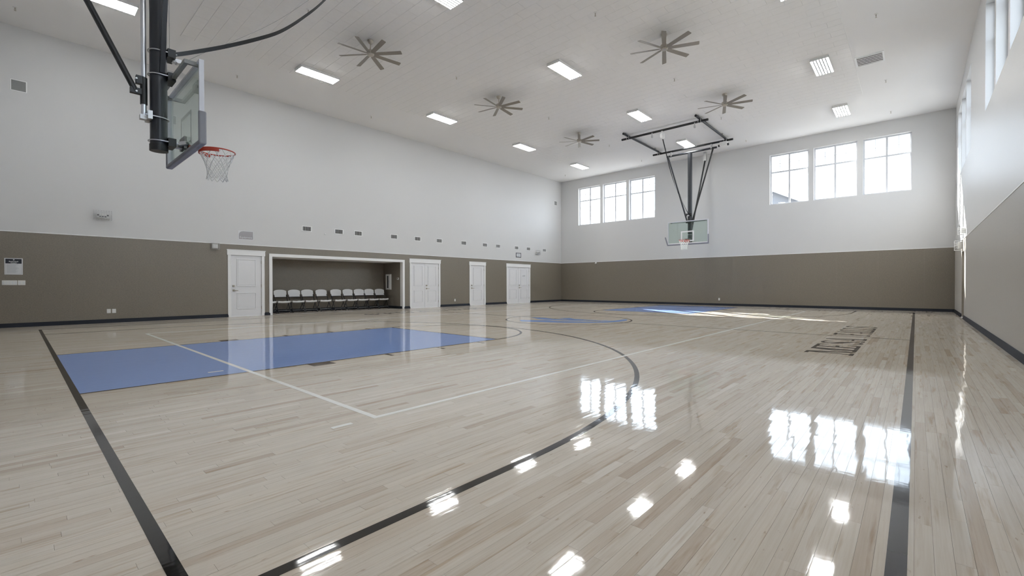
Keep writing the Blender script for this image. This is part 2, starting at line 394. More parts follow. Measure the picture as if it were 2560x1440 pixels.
# ------------------------------------------------------------------ windows
def window(num, axis, pos, out, a, b):
    """frame sits in the outer part of the reveal; pos = inner wall face, out = outward sign"""
    root = bpy.data.objects.new('window_%d' % num, None); sc.collection.objects.link(root); root['kind'] = 'structure'
    d0, d1 = pos+out*.15, pos+out*.23
    def bx(u0, u1, z0, z1, e0=d0, e1=d1):
        m = MB()
        return m.box(u0, u1, e0, e1, z0, z1) if axis == 'y' else m.box(e0, e1, u0, u1, z0, z1)
    fw = .052; mid = (a+b)/2; zt = WZ0+.655*(WZ1-WZ0)
    fr = MB()
    for q in ((a, a+fw, WZ0, WZ1), (b-fw, b, WZ0, WZ1), (a+fw, b-fw, WZ0, WZ0+fw), (a+fw, b-fw, WZ1-fw, WZ1)):
        mm = bx(*q); fr.add(mm.v, mm.f)
    fr.build('window_frame', 'vinyl', root)
    bx(mid-.034, mid+.034, WZ0+fw, WZ1-fw).build('mullion', 'vinyl', root)
    bx(a+fw, mid-.034, zt-.03, zt+.03).build('transom', 'vinyl', root); bx(mid+.034, b-fw, zt-.03, zt+.03).build('transom', 'vinyl', root)
    e0, e1 = pos+out*.185, pos+out*.193
    for u0, u1 in ((a+fw, mid-.034), (mid+.034, b-fw)):
        bx(u0, u1, WZ0+fw, zt-.03, e0, e1).build('pane', 'glass', root)
        bx(u0, u1, zt+.03, WZ1-fw, e0, e1).build('pane', 'glass', root)
        um = (u0+u1)/2; zm = (zt+.03+WZ1-fw)/2
        g0, g1 = pos+out*.179, pos+out*.199
        bx(um-.009, um+.009, zt+.03, WZ1-fw, g0, g1).build('glazing_bar', 'vinyl', root)
        bx(u0, u1, zm-.009, zm+.009, g0+.001*out, g1-.001*out).build('glazing_bar', 'vinyl', root)
num = 0
for a, b in WIN_F: num += 1; window(num, 'x', XF, 1, a, b)
for a, b in WIN_R: num += 1; window(num, 'y', YR, -1, a, b)

# ------------------------------------------------------------------ doors on the left wall
def leaf(root, x0, x1, y, face=-1, hinge='right', handle=None, lock=True):
    """two-panel leaf; face = direction the room side looks"""
    d = .045; z0, z1 = .012, DH-.012
    o = MB().box(x0, x1, y, y-face*d, z0, z1).build('door_leaf', 'door', root)
    wdt = x1-x0; s = .165*wdt/.9
    for pz0, pz1 in ((.25, .80), (1.01, 1.93)):
        a, b = x0+s, x1-s; yy = y+face*.015
        m = MB()
        t = .022
        for q in ((a, b, pz0, pz0+t), (a, b, pz1-t, pz1), (a, a+t, pz0+t, pz1-t), (b-t, b, pz0+t, pz1-t)):
            m.box(q[0], q[1], y, yy, q[2], q[3])
        m.build('panel_moulding', 'door', o, bevel=.004)
        MB().box(a+t+.02, b-t-.02, y, y+face*.006, pz0+t+.02, pz1-t-.02).build('raised_panel', 'door', o, bevel=.004)
    hx = x1 if hinge == 'right' else x0
    for hz in (.28, 1.03, 1.84):
        MB().cyl((hx, y+face*.008, hz-.05), (hx, y+face*.008, hz+.05), .009, 8).build('hinge', 'nickel', o, True)
    if handle is not None:
        sg = 1 if handle < (x0+x1)/2 else -1
        MB().box(handle-.032, handle+.032, y, y+face*.012, .85, .915).cyl((handle, y, .882), (handle, y+face*.06, .882), .011, 10)\
            .beam((handle-.005*sg, y+face*.055, .882), (handle+.125*sg, y+face*.055, .876), .014, .022).build('lever_handle', 'nickel', o, True)
        if lock: MB().box(handle-.03, handle+.03, y, y+face*.022, .99, 1.055).cyl((handle, y+face*.022, 1.022), (handle, y+face*.032, 1.022), .018, 12).build('deadbolt', 'nickel', o, True)
    return o
def door(num, a, b, double):
    root = bpy.data.objects.new('door_%d' % num, None); sc.collection.objects.link(root); root['kind'] = 'structure'
    yf = YL-TH
    # casing with a wider head board and cap
    MB().box(a-.085, a+.006, yf-.018, YL+.16, BBH*0, DH).build('door_casing', 'trim', root, bevel=.003)
    MB().box(b-.006, b+.085, yf-.018, YL+.16, BBH*0, DH).build('door_casing', 'trim', root, bevel=.003)
    MB().box(a-.105, b+.105, yf-.026, YL+.16, DH-.006, DH+.155).build('head_casing', 'trim', root, bevel=.003)
    MB().box(a-.118, b+.118, yf-.036, YL, DH+.155, DH+.178).build('head_cap', 'trim', root, bevel=.003)
    MB().box(a-.01, b+.01, YL-.01, YL+.16, -.005, .012).build('threshold', 'trim', root)
    MB().box(a, b, YL+.10, YL+.16, 0, DH).build('door_stop', 'trim', root)
    y = YL+.006
    if double:
        m = (a+b)/2
        leaf(root, a+.012, m-.003, y, hinge='left'); leaf(root, m+.003, b-.012, y, hinge='right', handle=m+.075)
        MB().box(m-.022, m+.022, y-.012, y, .02, DH-.02).build('astragal', 'door', root)
    else: leaf(root, a+.012, b-.012, y, hinge='right', handle=a+.085)
    return root
dobj = [door(i+1, a, b, i in (1, 3)) for i, (a, b) in enumerate(DOORS)]
# right wall exit door, set back in a taupe reveal
r5 = bpy.data.objects.new('door_5', None); sc.collection.objects.link(r5); r5['kind'] = 'structure'
MB().box(RDOOR[0], RDOOR[0]+.03, YR-.26, YR+.012, 0, 2.08).box(RDOOR[1]-.03, RDOOR[1], YR-.26, YR+.012, 0, 2.08).box(RDOOR[0]+.03, RDOOR[1]-.03, YR-.26, YR+.012, 2.05, 2.08).build('door_jamb', 'taupe', r5)
MB().box(RDOOR[0]+.03, RDOOR[1]-.03, YR-.17, YR-.125, .012, 2.05).build('door_leaf', 'door', r5)
MB().box(RDOOR[0]+.08, RDOOR[1]-.08, YR-.125, YR-.07, .96, 1.02).build('push_bar', 'nickel', r5)
MB().box(RDOOR[0], RDOOR[1], YR-.26, YR+.03, -.004, .012).build('threshold', 'trim', r5)
# alcove casing
al = bpy.data.objects.new('trim_5', None); sc.collection.objects.link(al); al['kind'] = 'structure'
yf = YL-TH
MB().box(AX0-.10, AX0+.006, yf-.018, YL+.165, 0, AZ).build('alcove_casing', 'trim', al, bevel=.003)
MB().box(AX1-.006, AX1+.10, yf-.018, YL+.165, 0, AZ).build('alcove_casing', 'trim', al, bevel=.003)
MB().box(AX0-.10, AX1+.10, yf-.018, YL+.165, AZ-.006, AZ+.10).build('alcove_head', 'trim', al, bevel=.003)

# ------------------------------------------------------------------ floor: maple strips
floor = struct(MB().box(XR-.3, XF+.3, YR-.3, AYB+.3, -.12, -.007).build('floor', 'subfloor'))
SW = .0572; GAP = .00035
def plank_geom(x0, x1, y0, y1, rz):
    t1 = random.gauss(0, .00010); t2 = random.gauss(0, .00010)      # each strip cups and tips a hair
    v = [(x0,y0,-t1-t2),(x1,y0,-t1+t2),(x1,y1,t1+t2),(x0,y1,t1-t2),(x0,y0,-.007),(x1,y0,-.007),(x1,y1,-.007),(x0,y1,-.007)]
    f = [(0,1,2,3),(4,5,1,0),(5,6,2,1),(6,7,3,2),(7,4,0,3)]
    return v, f
def in_view(x, y):
    d = Vector((x, y, 0))-CAM; z = d.dot(_f)
    if z < .25: return None
    px = 1280+FPX*d.dot(_r)/z; py = 720-FPX*d.dot(_u)/z
    return d.length if -60 < px < 2620 and py < 1500 else None
strips = []
ny = int((YL-YR)/SW)+1
rows = [(YR+i*SW, XR, XF) for i in range(ny)]
rows += [(YR+i*SW, AX0, AX1) for i in range(ny, int((AYB-YR)/SW)+1)]
for y0, xa, xb in rows:
    x = xa-random.uniform(0, .9)
    while x < xb:
        ln = random.choice((.30, .38, .46, .55, .64, .75, .86, .98, 1.10, 1.25, 1.42))*random.uniform(.9, 1.1)
        a, b = max(x, xa), min(x+ln, xb)
        if b-a > .02:
            tone = min(1, max(0, random.gauss(.52, .24)))
            if random.random() < .05: tone *= .25
            strips.append((a+GAP, b-GAP, y0+GAP, y0+SW-GAP, tone))
        x += ln
def near_key(s):
    best = None
    for t in (0, .5, 1):
        d = in_view(s[0]+(s[1]-s[0])*t, (s[2]+s[3])/2)
        if d is not None and (best is None or d < best): best = d
    return best if best is not None else 1e9
order = sorted(strips, key=near_key)
near, rest = order[:300], order[300:]
def tone_mesh(name, items):
    vs_, fs, tn = [], [], []
    for s in items:
        v, f = plank_geom(*s[:4], 0); k = len(vs_); vs_ += v; fs += [tuple(i+k for i in q) for q in f]; tn += [s[4]]*len(f)
    me = bpy.data.meshes.new(name); me.from_pydata(vs_, [], fs); me.update(); me.materials.append(MT['maple'])
    at = me.attributes.new('tone', 'FLOAT', 'FACE'); at.data.foreach_set('value', tn); return me
for s in near:
    cx, cy = (s[0]+s[1])/2, (s[2]+s[3])/2
    place('plank', tone_mesh('plank', [(s[0]-cx, s[1]-cx, s[2]-cy, s[3]-cy, s[4])]), floor, (cx, cy, 0))
place('planks_beyond', tone_mesh('planks_beyond', rest), floor, kind='stuff')

# ------------------------------------------------------------------ floor paint
Z0, Z1 = -.001, .0009
def rect(name, m, x0, x1, y0, y1, z=Z1): return MB().box(x0, x1, y0, y1, Z0, z).build(name, m, floor)
def poly(name, m, pts, z=Z1): return MB().prism(pts, Z0, z).build(name, m, floor)
XA, XB = -.028, LEN+.028
YS0, YS1 = -7.735, 7.625
rect('baseline_stripe', 'black_line', XA-.052, XA, YS0-.03, YS1+.03)
rect('baseline_stripe', 'black_line', XB, XB+.052, YS0-.03, YS1+.03)
rect('sideline_stripe', 'grey_line', XA, XB, YS0-.030, YS0+.031)
rect('sideline_stripe', 'brown_line', XA, XB, YS1-.02, YS1+.02)
rect('centre_stripe', 'grey_line', LEN/2-.022, LEN/2+.022, YS0+.031, YS1-.02)
MB().arc((LEN/2, 0), 1.83, 1.88, 0, 2*PI, Z0, Z1+.0001).build('centre_circle', 'grey_line', floor)
for s, ox in ((1, 0.), (-1, LEN)):
    X = lambda v: ox+s*v
    x0, x1 = sorted((X(XA), X(KEY-.045)))
    rect('lane_paint', 'blue', x0, x1, -HALF+.04, HALF-.04)
    for sy in (-1, 1):
        y0, y1 = sorted((sy*(HALF-.04), sy*HALF)); rect('lane_border', 'brown_line', x0, x1, y0, y1)
        # block and ticks outside the lane
        for bx0, bx1, dep in ((2.13, 2.43, .20), (3.28, 3.335, .20), (4.25, 4.305, .20), (5.17, 5.225, .20)):
            p0, p1 = sorted((X(bx0), X(bx1))); q0, q1 = sorted((sy*HALF, sy*(HALF+dep)))
            rect('lane_mark', 'brown_line', p0, p1, q0, q1)
        # serving ticks
        if sy == -s or True:
            for ty in (4.625, 1.495):
                if (sy*s) == -1: 
                    p0, p1 = sorted((X(1.10), X(1.26))); rect('serving_tick', 'white_line', p0, p1, sy*ty-.022, sy*ty+.022, Z1+.0004)
    p0, p1 = sorted((X(KEY-.045), X(KEY))); rect('free_throw_stripe', 'brown_line', p0, p1, -HALF, HALF)
    a0 = -PI/2 if s == 1 else PI/2
    MB().arc((X(KEY), 0), HALF-.05, HALF, a0, a0+PI, Z0, Z1+.0001).build('free_throw_arc', 'grey_line', floor)
    MB().arc((X(1.60), 0), 6.035, 6.090, a0, a0+PI, Z0, Z1+.0001, 96).build('three_point_arc', 'grey_line' if s == 1 else 'brown_line', floor)
    for sy in (-1, 1):
        p0, p1 = sorted((X(XA), X(1.60))); q0, q1 = sorted((sy*6.035, sy*6.090))
        rect('three_point_stripe', 'black_line', p0, p1, q0, q1, Z1+.0001)
# volleyball court in white, over the lanes
VX, VY = LEN/2-1.46, 4.62
cx = LEN/2; zw = Z1+.0004
rect('volleyball_end_stripe', 'white_line', cx-VX-.025, cx-VX+.025, -VY-.025, VY+.025, zw); rect('volleyball_end_stripe', 'white_line', cx+VX-.025, cx+VX+.025, -VY-.025, VY+.025, zw)
rect('volleyball_side_stripe', 'white_line', cx-VX+.025, cx+VX-.025, -VY-.025, -VY+.025, zw); rect('volleyball_side_stripe', 'white_line', cx-VX+.025, cx+VX-.025, VY-.025, VY+.025, zw)
# emblem in the centre circle: three blue sweeps
for EP in (
    [(9.63, 0.99), (9.78, 0.67), (10.09, 0.24), (10.01, -0.16), (10.25, -0.64), (10.56, -1.07), (10.94, -1.25), (11.40, -1.29), (11.88, -1.26), (11.80, -1.39), (11.42, -1.56), (10.95, -1.59), (10.53, -1.48), (10.09, -1.16), (9.67, -0.62), (9.47, -0.13), (9.31, 0.29), (9.24, 0.60)],
    [(10.56, 1.32), (10.80, 1.16), (10.78, 0.89), (10.58, 0.49), (10.60, 0.15), (10.71, -0.34), (10.69, -0.67), (10.41, -0.42), (10.27, 0.03), (10.18, 0.42), (10.22, 0.75), (10.43, 1.06)],
    [(10.97, 0.54), (11.22, 0.29), (10.98, -0.06), (10.97, -0.49), (11.06, -0.97), (11.32, -1.13), (10.97, -1.11), (10.75, -0.74), (10.66, -0.36), (10.78, 0.10)],
    ): poly('emblem_sweep', 'blue', EP)
# lettering along the sidelines
def strip_poly(pts, wdt):
    """thick poly-line -> list of quads"""
    out = []
    for (x0,y0,a), (x1,y1,b) in zip(pts, pts[1:]):
        dx, dy = x1-x0, y1-y0; l = math.hypot(dx, dy) or 1; nx, ny_ = -dy/l, dx/l
        out.append([(x0-nx*a/2,y0-ny_*a/2),(x1-nx*b/2,y1-ny_*b/2),(x1+nx*b/2,y1+ny_*b/2),(x0+nx*a/2,y0+ny_*a/2)])
    return out
def R(x0, x1, y0, y1): return [(x0,y0),(x1,y0),(x1,y1),(x0,y1)]
TN, TK, SF = .07, .22, .085     # thin stem, thick stem, serif height (unit em box, x scaled to letter width)
def glyph(c):
    q = []
    if c == 'M':
        q += [R(.12,.18,0,1), R(.00,.30,0,SF), R(.66,.92,0,SF+.0), R(.70,.88,0,1), R(.58,1.0,0,SF), R(.0,.22,1-SF,1), R(.78,1.0,1-SF,1)]
        q += [[(.10,1),(.30,1),(.52,.0),(.44,.0)], [(.44,0),(.52,0),(.80,1),(.70,1)]]
    elif c == 'E':
        q += [R(.14,.36,0,1), R(.0,.95,0,SF), R(.0,.90,1-SF,1), R(.36,.66,.45,.54), [(.95,0),(.95,.30),(.90,.30),(.74,SF),(.74,0)], [(.90,1),(.90,.72),(.85,.72),(.70,1-SF),(.70,1)], R(.62,.68,.38,.62)]
    elif c == 'F':
        q += [R(.14,.36,0,1), R(.0,.50,0,SF), R(.0,.90,1-SF,1), R(.36,.66,.45,.54), [(.90,1),(.90,.70),(.85,.70),(.70,1-SF),(.70,1)], R(.62,.68,.38,.62)]
    elif c == 'L':
        q += [R(.14,.36,0,1), R(.0,.95,0,SF), R(.0,.50,1-SF,1), [(.95,0),(.95,.34),(.90,.34),(.72,SF),(.72,0)]]
    elif c == 'A':
        q += [[(.06,0),(.13,0),(.53,1),(.44,1)], [(.66,0),(.90,0),(.56,1),(.42,1)], R(.22,.74,.28,.34), R(-.04,.26,0,SF), R(.56,1.02,0,SF)]
    elif c == 'S':
        pts = []
        ctr = [(.84,.74,.05),(.80,.90,.06),(.52,.975,.07),(.22,.92,.12),(.12,.76,.20),(.24,.60,.24),(.52,.50,.25),(.78,.38,.24),(.88,.24,.20),(.76,.08,.12),(.46,.025,.07),(.18,.10,.06),(.12,.27,.05)]
        q += strip_poly(ctr, 0); q += [R(.84,.90,.70,1.0), R(.08,.14,0,.30)]
    return q
LETTERS = (('M', 7.71, 8.55), ('E', 8.57, 9.08), ('S', 9.20, 9.66), ('A', 9.71, 10.33), ('F', 10.94, 11.39), ('A', 11.45, 11.96), ('L', 12.05, 12.48), ('L', 12.56, 12.98), ('S', 13.09, 13.52))
def floor_text(y_base, flip, m):
    """MESA FALLS, 0.6 m tall, read along +X (flip: along -X from the other sideline)"""
    for c, xa, xb in LETTERS:
        mb = MB()
        for i, p in enumerate(glyph(c)):
            pts = [(xa+px*(xb-xa), py*.602) for px, py in p]
            pts = [(LEN-a, y_base-b) if flip else (a, y_base+b) for a, b in pts]
            mb.prism(pts, Z0, Z1-i*.00003)
        mb.build('floor_letter', m, floor)
floor_text(-7.107, False, 'letter')
floor_text(7.0, True, 'letter')

# ------------------------------------------------------------------ ceiling tiles (1 ft x 2 ft, broken joint)
TX0, TX1, TY0, TY1 = 2.49, 19.24, -6.41, 6.52
tiles = []; tw, tl = .3046, .609
i = 0
x = TX0
while x < TX1-.02:
    y = TY0-(tl/2 if i % 2 else 0)
    while y < TY1-.02:
        a, b = max(y, TY0), min(y+tl, TY1)
        if b-a > .03: tiles.append((x, min(x+tw, TX1), a, b))
        y += tl
    x += tw; i += 1
def tkey(t):
    d = Vector(((t[0]+t[1])/2, (t[2]+t[3])/2, ZC))-CAM; z = d.dot(_f)
    if z < .3: return 1e9
    px = 1280+FPX*d.dot(_r)/z; py = 720-FPX*d.dot(_u)/z
    return d.length if -20 < px < 2580 and py > -10 else 1e8+d.length
tiles.sort(key=tkey)
def tile_geom(mb, a, b, c, d):
    g = .0010; e = .0030; z0, z1 = ZC, ZC-.016
    v = [(a+g,c+g,z0),(b-g,c+g,z0),(b-g,d-g,z0),(a+g,d-g,z0),(a+g,c+g,z1+e),(b-g,c+g,z1+e),(b-g,d-g,z1+e),(a+g,d-g,z1+e),
         (a+g+e,c+g+e,z1),(b-g-e,c+g+e,z1),(b-g-e,d-g-e,z1),(a+g+e,d-g-e,z1)]
    f = [(0,1,5,4),(1,2,6,5),(2,3,7,6),(3,0,4,7),(4,5,9,8),(5,6,10,9),(6,7,11,10),(7,4,8,11),(8,9,10,11)]
    mb.add(v, f)
cache = {}
for t in tiles[:300]:
    kx, ky = round(t[1]-t[0], 4), round(t[3]-t[2], 4); cxx, cyy = (t[0]+t[1])/2, (t[2]+t[3])/2
    if (kx, ky) not in cache:
        mb = MB(); tile_geom(mb, -kx/2, kx/2, -ky/2, ky/2); cache[(kx, ky)] = mb.mesh('ceiling_tile', 'tile')
    place('ceiling_tile', cache[(kx, ky)], ceiling, (cxx, cyy, 0))
mb = MB()
for t in tiles[300:]: tile_geom(mb, *t)
mb.build('ceiling_tiles_beyond', 'tile', ceiling, kind='stuff')
ZT = ZC-.016

# ------------------------------------------------------------------ fluorescent high-bay fixtures
def make_fixture():
    t = thing('ceiling_light', '', 'light', group='fluorescent fixtures')
    L2, W2 = .60, .225
    MB().box(-L2, L2, -W2, W2, -.035, 0).box(-L2, -L2+.02, -W2, W2, -.085, -.035).box(L2-.02, L2, -W2, W2, -.085, -.035)\
        .box(-L2, L2, -W2, -W2+.012, -.075, -.035).box(-L2, L2, W2-.012, W2, -.075, -.035).build('housing', 'fixture', t, bevel=.004)
    for k in range(6):
        y = -W2+.045+k*(2*W2-.09)/5
        MB().cyl((-L2+.03, y, -.068), (L2-.03, y, -.068), .0215, 8).build('fluorescent_tube', 'tube', t, True)
        if k < 5:
            ym = y+(2*W2-.09)/10
            MB().beam((-L2+.025, ym, -.070), (L2-.025, ym, -.070), .026, .034).build('reflector_fin', 'fin', t)
    return t
fx = make_fixture()
LX = (.93, 5.83, 10.70, 15.62, 20.28); LY = (5.90, .10, -5.70)
lab = {(0,0): 'lit strip fixture partly hidden behind the dark basketball mast', (1,0): 'lit fixture beside the wall, below the fan with straddling blades',
       (2,0): 'second lit fixture along the chair-alcove wall, counted from the mast', (3,0): 'third lit fixture along the chair-alcove wall, counted from the mast',
       (4,0): 'lit fixture closest to the corner of chair-alcove wall and window wall', (1,1): 'lit fixture cut by the top edge between the two big fans',
       (2,1): 'lit fixture on the tiles between four ceiling fans', (3,1): 'lit fixture on the tiles just before the far hoop frame',
       (4,1): 'lit fixture seen through the far hoop ceiling frame', (2,2): 'lit fixture sliver at the top edge toward the blue-lit wall',
       (3,2): 'lit fixture with six bright tubes beside the ceiling grille', (4,2): 'lit fixture above the bigger trio of windows',
       (0,1): 'lit fixture overhead on the mid line before the first fans', (0,2): 'lit fixture overhead in the corner nearest the camera', (1,2): 'lit fixture overhead beside the high side windows'}
first = True
for i, x in enumerate(LX):
    for j, y in enumerate(LY):
        l = lab.get((i, j), 'lit fluorescent fixture on the ceiling overhead')
        z = ZT if TX0 < x < TX1 and TY0 < y < TY1 else ZC
        if first: fx.location = (x, y, z); fx['label'] = l; first = False
        else: dup(fx, (x, y, z), 0, l)

# ------------------------------------------------------------------ ceiling fans
def make_fan():
    t = thing('ceiling_fan', '', 'fan', group='eight-blade ceiling fans')
    MB().lathe((0,0,0), [(0,0),(.075,0),(.078,-.03),(.06,-.07),(.028,-.095),(0,-.095)], 20).build('canopy', 'nickel', t, True)
    MB().cyl((0,0,-.09), (0,0,-.27), .014, 12).build('downrod', 'nickel', t, True)
    MB().lathe((0,0,0), [(0,-.235),(.03,-.235),(.045,-.27),(.095,-.285),(.10,-.345),(.08,-.36),(0,-.36)], 24).build('motor_housing', 'nickel', t, True)
    MB().lathe((0,0,0), [(0,-.36),(.085,-.36),(.09,-.385),(.07,-.405),(0,-.41)], 24).build('hub_cap', 'nickel', t, True)
    for k in range(8):
        a = 2*PI*k/8; ca, sa = math.cos(a), math.sin(a)
        v = []; pt = math.radians(-14)
        for r, hw in ((.10, .030), (.16, .050), (.5, .056), (.835, .058), (.85, .048)):
            for s_ in (-1, 1):
                for dz in (.004, -.004):
                    off = s_*hw; v.append((r*ca-off*math.cos(pt)*sa, r*sa+off*math.cos(pt)*ca, -.365+off*math.sin(pt)+dz))
        f = [(0,1,3,2), (16,18,19,17)]
        for j in range(4):
            p = 4*j; f += [(p,p+2,p+6,p+4),(p+1,p+5,p+7,p+3),(p,p+4,p+5,p+1),(p+2,p+3,p+7,p+6)]
        MB().add(v, f).build('blade', 'blade', t)
    return t
fan = make_fan()
FANS = [(5.94, 3.03, 37, 'nickel ceiling fan nearest the black hoist strap'), (10.80, 2.95, 10, 'ceiling fan between two lit fixtures, second along the chair-alcove side'),
        (15.80, 2.96, 33, 'smallest-looking ceiling fan, closest to the window wall corner'), (10.93, -2.89, 23, 'largest-looking ceiling fan high on the tiled ceiling'),
        (15.87, -2.90, 18, 'ceiling fan hanging just above the far hoop frame'), (5.94, -2.90, 20, 'ceiling fan out over the near half of the court')]
for i, (x, y, ph, l) in enumerate(FANS):
    if i == 0: fan.location = (x, y, ZT); fan.rotation_euler.z = math.radians(ph); fan['label'] = l
    else: dup(fan, (x, y, ZT), math.radians(ph), l)

# ------------------------------------------------------------------ sprinkler heads
def make_sprinkler():
    t = thing('sprinkler_head', '', 'sprinkler', group='ceiling sprinkler heads')
    MB().lathe((0,0,0), [(0,0),(.042,0),(.040,-.008),(.02,-.014),(0,-.014)], 16).build('escutcheon', 'plastic', t, True)
    MB().cyl((0,0,-.01), (0,0,-.05), .011, 8).cyl((0,0,-.05), (0,0,-.075), .006, 8).tube([(-.014,0,-.045),(-.018,0,-.06),(0,0,-.08),(.018,0,-.06),(.014,0,-.045)], .003, 6).build('nozzle', 'nickel', t, True)
    MB().cyl((0,0,-.08), (0,0,-.084), .02, 14).build('deflector', 'nickel', t)
    return t
spr = make_sprinkler()
SPR = [(-.40, 7.92, 'sprinkler head in the ceiling corner above the grey wall speaker'), (4.22, 7.90, 'sprinkler head on the smooth ceiling beside the glass backboard'),
       (4.24, 2.90, 'sprinkler head on the tiles touching the hoist strap line'), (8.84, 2.90, 'sprinkler head on the tiles between the first two fans'),
       (8.91, -2.06, 'sprinkler head on the tiles near the top edge'), (13.57, -2.09, 'sprinkler head on the tiles below the largest-looking fan'),
       (13.50, 2.84, 'sprinkler head on the tiles right of the second fan'), (8.81, 7.86, 'sprinkler head on the smooth strip left of the second wall-side fixture'),
       (18.27, -7.05, 'sprinkler head just below the ceiling grille'), (13.55, -7.05, 'sprinkler head above and right of the ceiling grille'),
       (21.76, -7.06, 'sprinkler head beside the fixture over the bigger windows'), (18.03, -2.13, 'sprinkler head under the fan over the far hoop'),
       (18.13, 2.84, 'sprinkler head left of the far hoop frame'), (21.59, 2.92, 'sprinkler head over the smaller trio of windows'),
       (21.74, -2.06, 'sprinkler head between far hoop winch and bigger windows'), (21.48, 7.71, 'sprinkler head in the far corner above the smallest wall speaker')]
for i, (x, y, l) in enumerate(SPR):
    z = ZT if TX0 < x < TX1 and TY0 < y < TY1 else ZC
    if i == 0: spr.location = (x, y, z); spr['label'] = l
    else: dup(spr, (x, y, z), 0, l)

# ceiling return grille
g = thing('ceiling_grille', 'white louvred air grille set in the smooth ceiling', 'vent', (16.22, -6.77, ZC))
MB().box(-.37, .37, -.33, -.29, -.014, 0).box(-.37, .37, .29, .33, -.014, 0).box(-.37, -.33, -.29, .29, -.014, 0).box(.33, .37, -.29, .29, -.014, 0).build('grille_frame', 'trim', g)
MB().box(-.33, .33, -.29, .29, -.003, -.001).build('duct_opening', 'darkvoid', g)
for k in range(6):
    x = -.275+k*.11
    MB().beam((x, -.29, -.009), (x, .29, -.009), .036, .005, (.35,0,1)).build('louvre', 'trim', g)

# ------------------------------------------------------------------ small things on the left wall
def make_vent(dark=True):
    t = thing('wall_vent', '', 'vent', group='row of small wall vents')
    W, H = .185, .100
    MB().box(-W, W, -.012, 0, H-.022, H).box(-W, W, -.012, 0, -H, -H+.022).box(-W, -W+.03, -.012, 0, -H+.022, H-.022).box(W-.03, W, -.012, 0, -H+.022, H-.022).build('vent_frame', 'trim', t)
    MB().box(-W+.03, W-.03, -.003, -.001, -H+.022, H-.022).build('duct_opening', 'darkvoid', t)
    for k in range(8):
        x = -W+.050+k*(2*W-.10)/7
        MB().beam((x, -.008, -H+.022), (x, -.008, H-.022), .008, .003, (.4,1,0)).build('vane', 'trim', t)
    return t
vent = make_vent()
VX_ = [6.84, 8.09, 8.91, 10.59, 11.83, 13.08, 14.63, 16.12, 17.12, 18.63, 19.68, 21.20]
VL = ['first small white wall vent, counted from the equipment sign', 'second wall vent from the equipment sign', 'third wall vent from the equipment sign', 'fourth wall vent, above the end of the chair alcove',
      'fifth wall vent, above the first double door', 'sixth wall vent, just past the first double door', 'seventh wall vent, before the single door further along', 'eighth wall vent, above that further single door',
      'ninth wall vent, between single door and last double door', 'wall vent above the black-framed notice', 'wall vent just past the black-framed notice', 'last wall vent before the room corner']
for i, (x, l) in enumerate(zip(VX_, VL)):
    z = 3.148
    if i == 0: vent.location = (x, YL, z); vent['label'] = l
    else: dup(vent, (x, YL, z), 0, l)
tag(MB().box(7.515, 7.565, YL-.03, YL, 2.99, 3.035).build('motion_sensor', 'plastic', bevel=.008), 'tiny white sensor between the first two wall vents', 'sensor')
# flush speakers
def speaker(x, z, s, l):
    t = thing('wall_speaker', l, 'speaker', (x, YL, z), group='flush wall speakers')
    MB().box(-s-.02, s+.02, -.010, 0, -s-.02, s+.02).build('speaker_frame', 'trim', t, bevel=.003)
    MB().box(-s, s, -.014, -.010, -s, s).build('speaker_cloth', 'grille', t)
speaker(-.352, 6.095, .125, 'grey square speaker set high in the wall above the notice board')
speaker(22.35, 6.17, .12, 'small flush speaker high in the far corner of the wall')
# outlets
def outlet(name, l, loc, rz, group, w_=.036):
    t = thing(name, l, 'outlet', loc, rz, group)
    MB().box(-w_, w_, -.008, 0, -.058, .058).build('cover_plate', 'plastic', t, bevel=.003)
    for dz in (-.022, .022): MB().box(-.017, .017, -.011, -.008, dz-.015, dz+.015).build('receptacle', 'plastic', t, bevel=.003)
YW = YL-TH
outlet('wall_outlet', 'white wall outlet, the one closer to the black baseline of the pair', (1.315, YW, .33), 0, 'outlets low on the walls', .042)
outlet('wall_outlet', 'white wall outlet, the one closer to the equipment door of the pair', (1.425, YW, .33), 0, 'outlets low on the walls', .042)
outlet('wall_outlet', 'white wall outlet low between double door and single door', (14.04, YW, .30), 0, 'outlets low on the walls')
outlet('wall_outlet', 'white wall outlet low under the far hoop on the window wall', (XF-TH, -.54, .315), PI/2*-1, 'outlets low on the walls')
# switches
def switches(l, x, z, w_, n_):
    t = thing('light_switch', l, 'switch', (x, YW, z), group='wall switches')
    MB().box(-w_/2, w_/2, -.009, 0, -.06, .06).build('cover_plate', 'plastic', t, bevel=.003)
    for k in range(n_):
        xx = -w_/2+w_*(k+.5)/n_
        MB().add([(xx-.016,-.009,-.033),(xx+.016,-.009,-.033),(xx+.016,-.009,.033),(xx-.016,-.009,.033),(xx-.016,-.016,-.033),(xx+.016,-.016,-.033),(xx+.016,-.010,.033),(xx-.016,-.010,.033)],
                 [(0,1,2,3),(4,5,6,7),(0,1,5,4),(1,2,6,5),(2,3,7,6),(3,0,4,7)]).build('rocker', 'signw', t)
switches('wide five-gang light switch under the court rules notice', -.536, 1.122, .258, 5)
switches('shorter switch plate beside the wide five-gang one', -.332, 1.122, .130, 2)
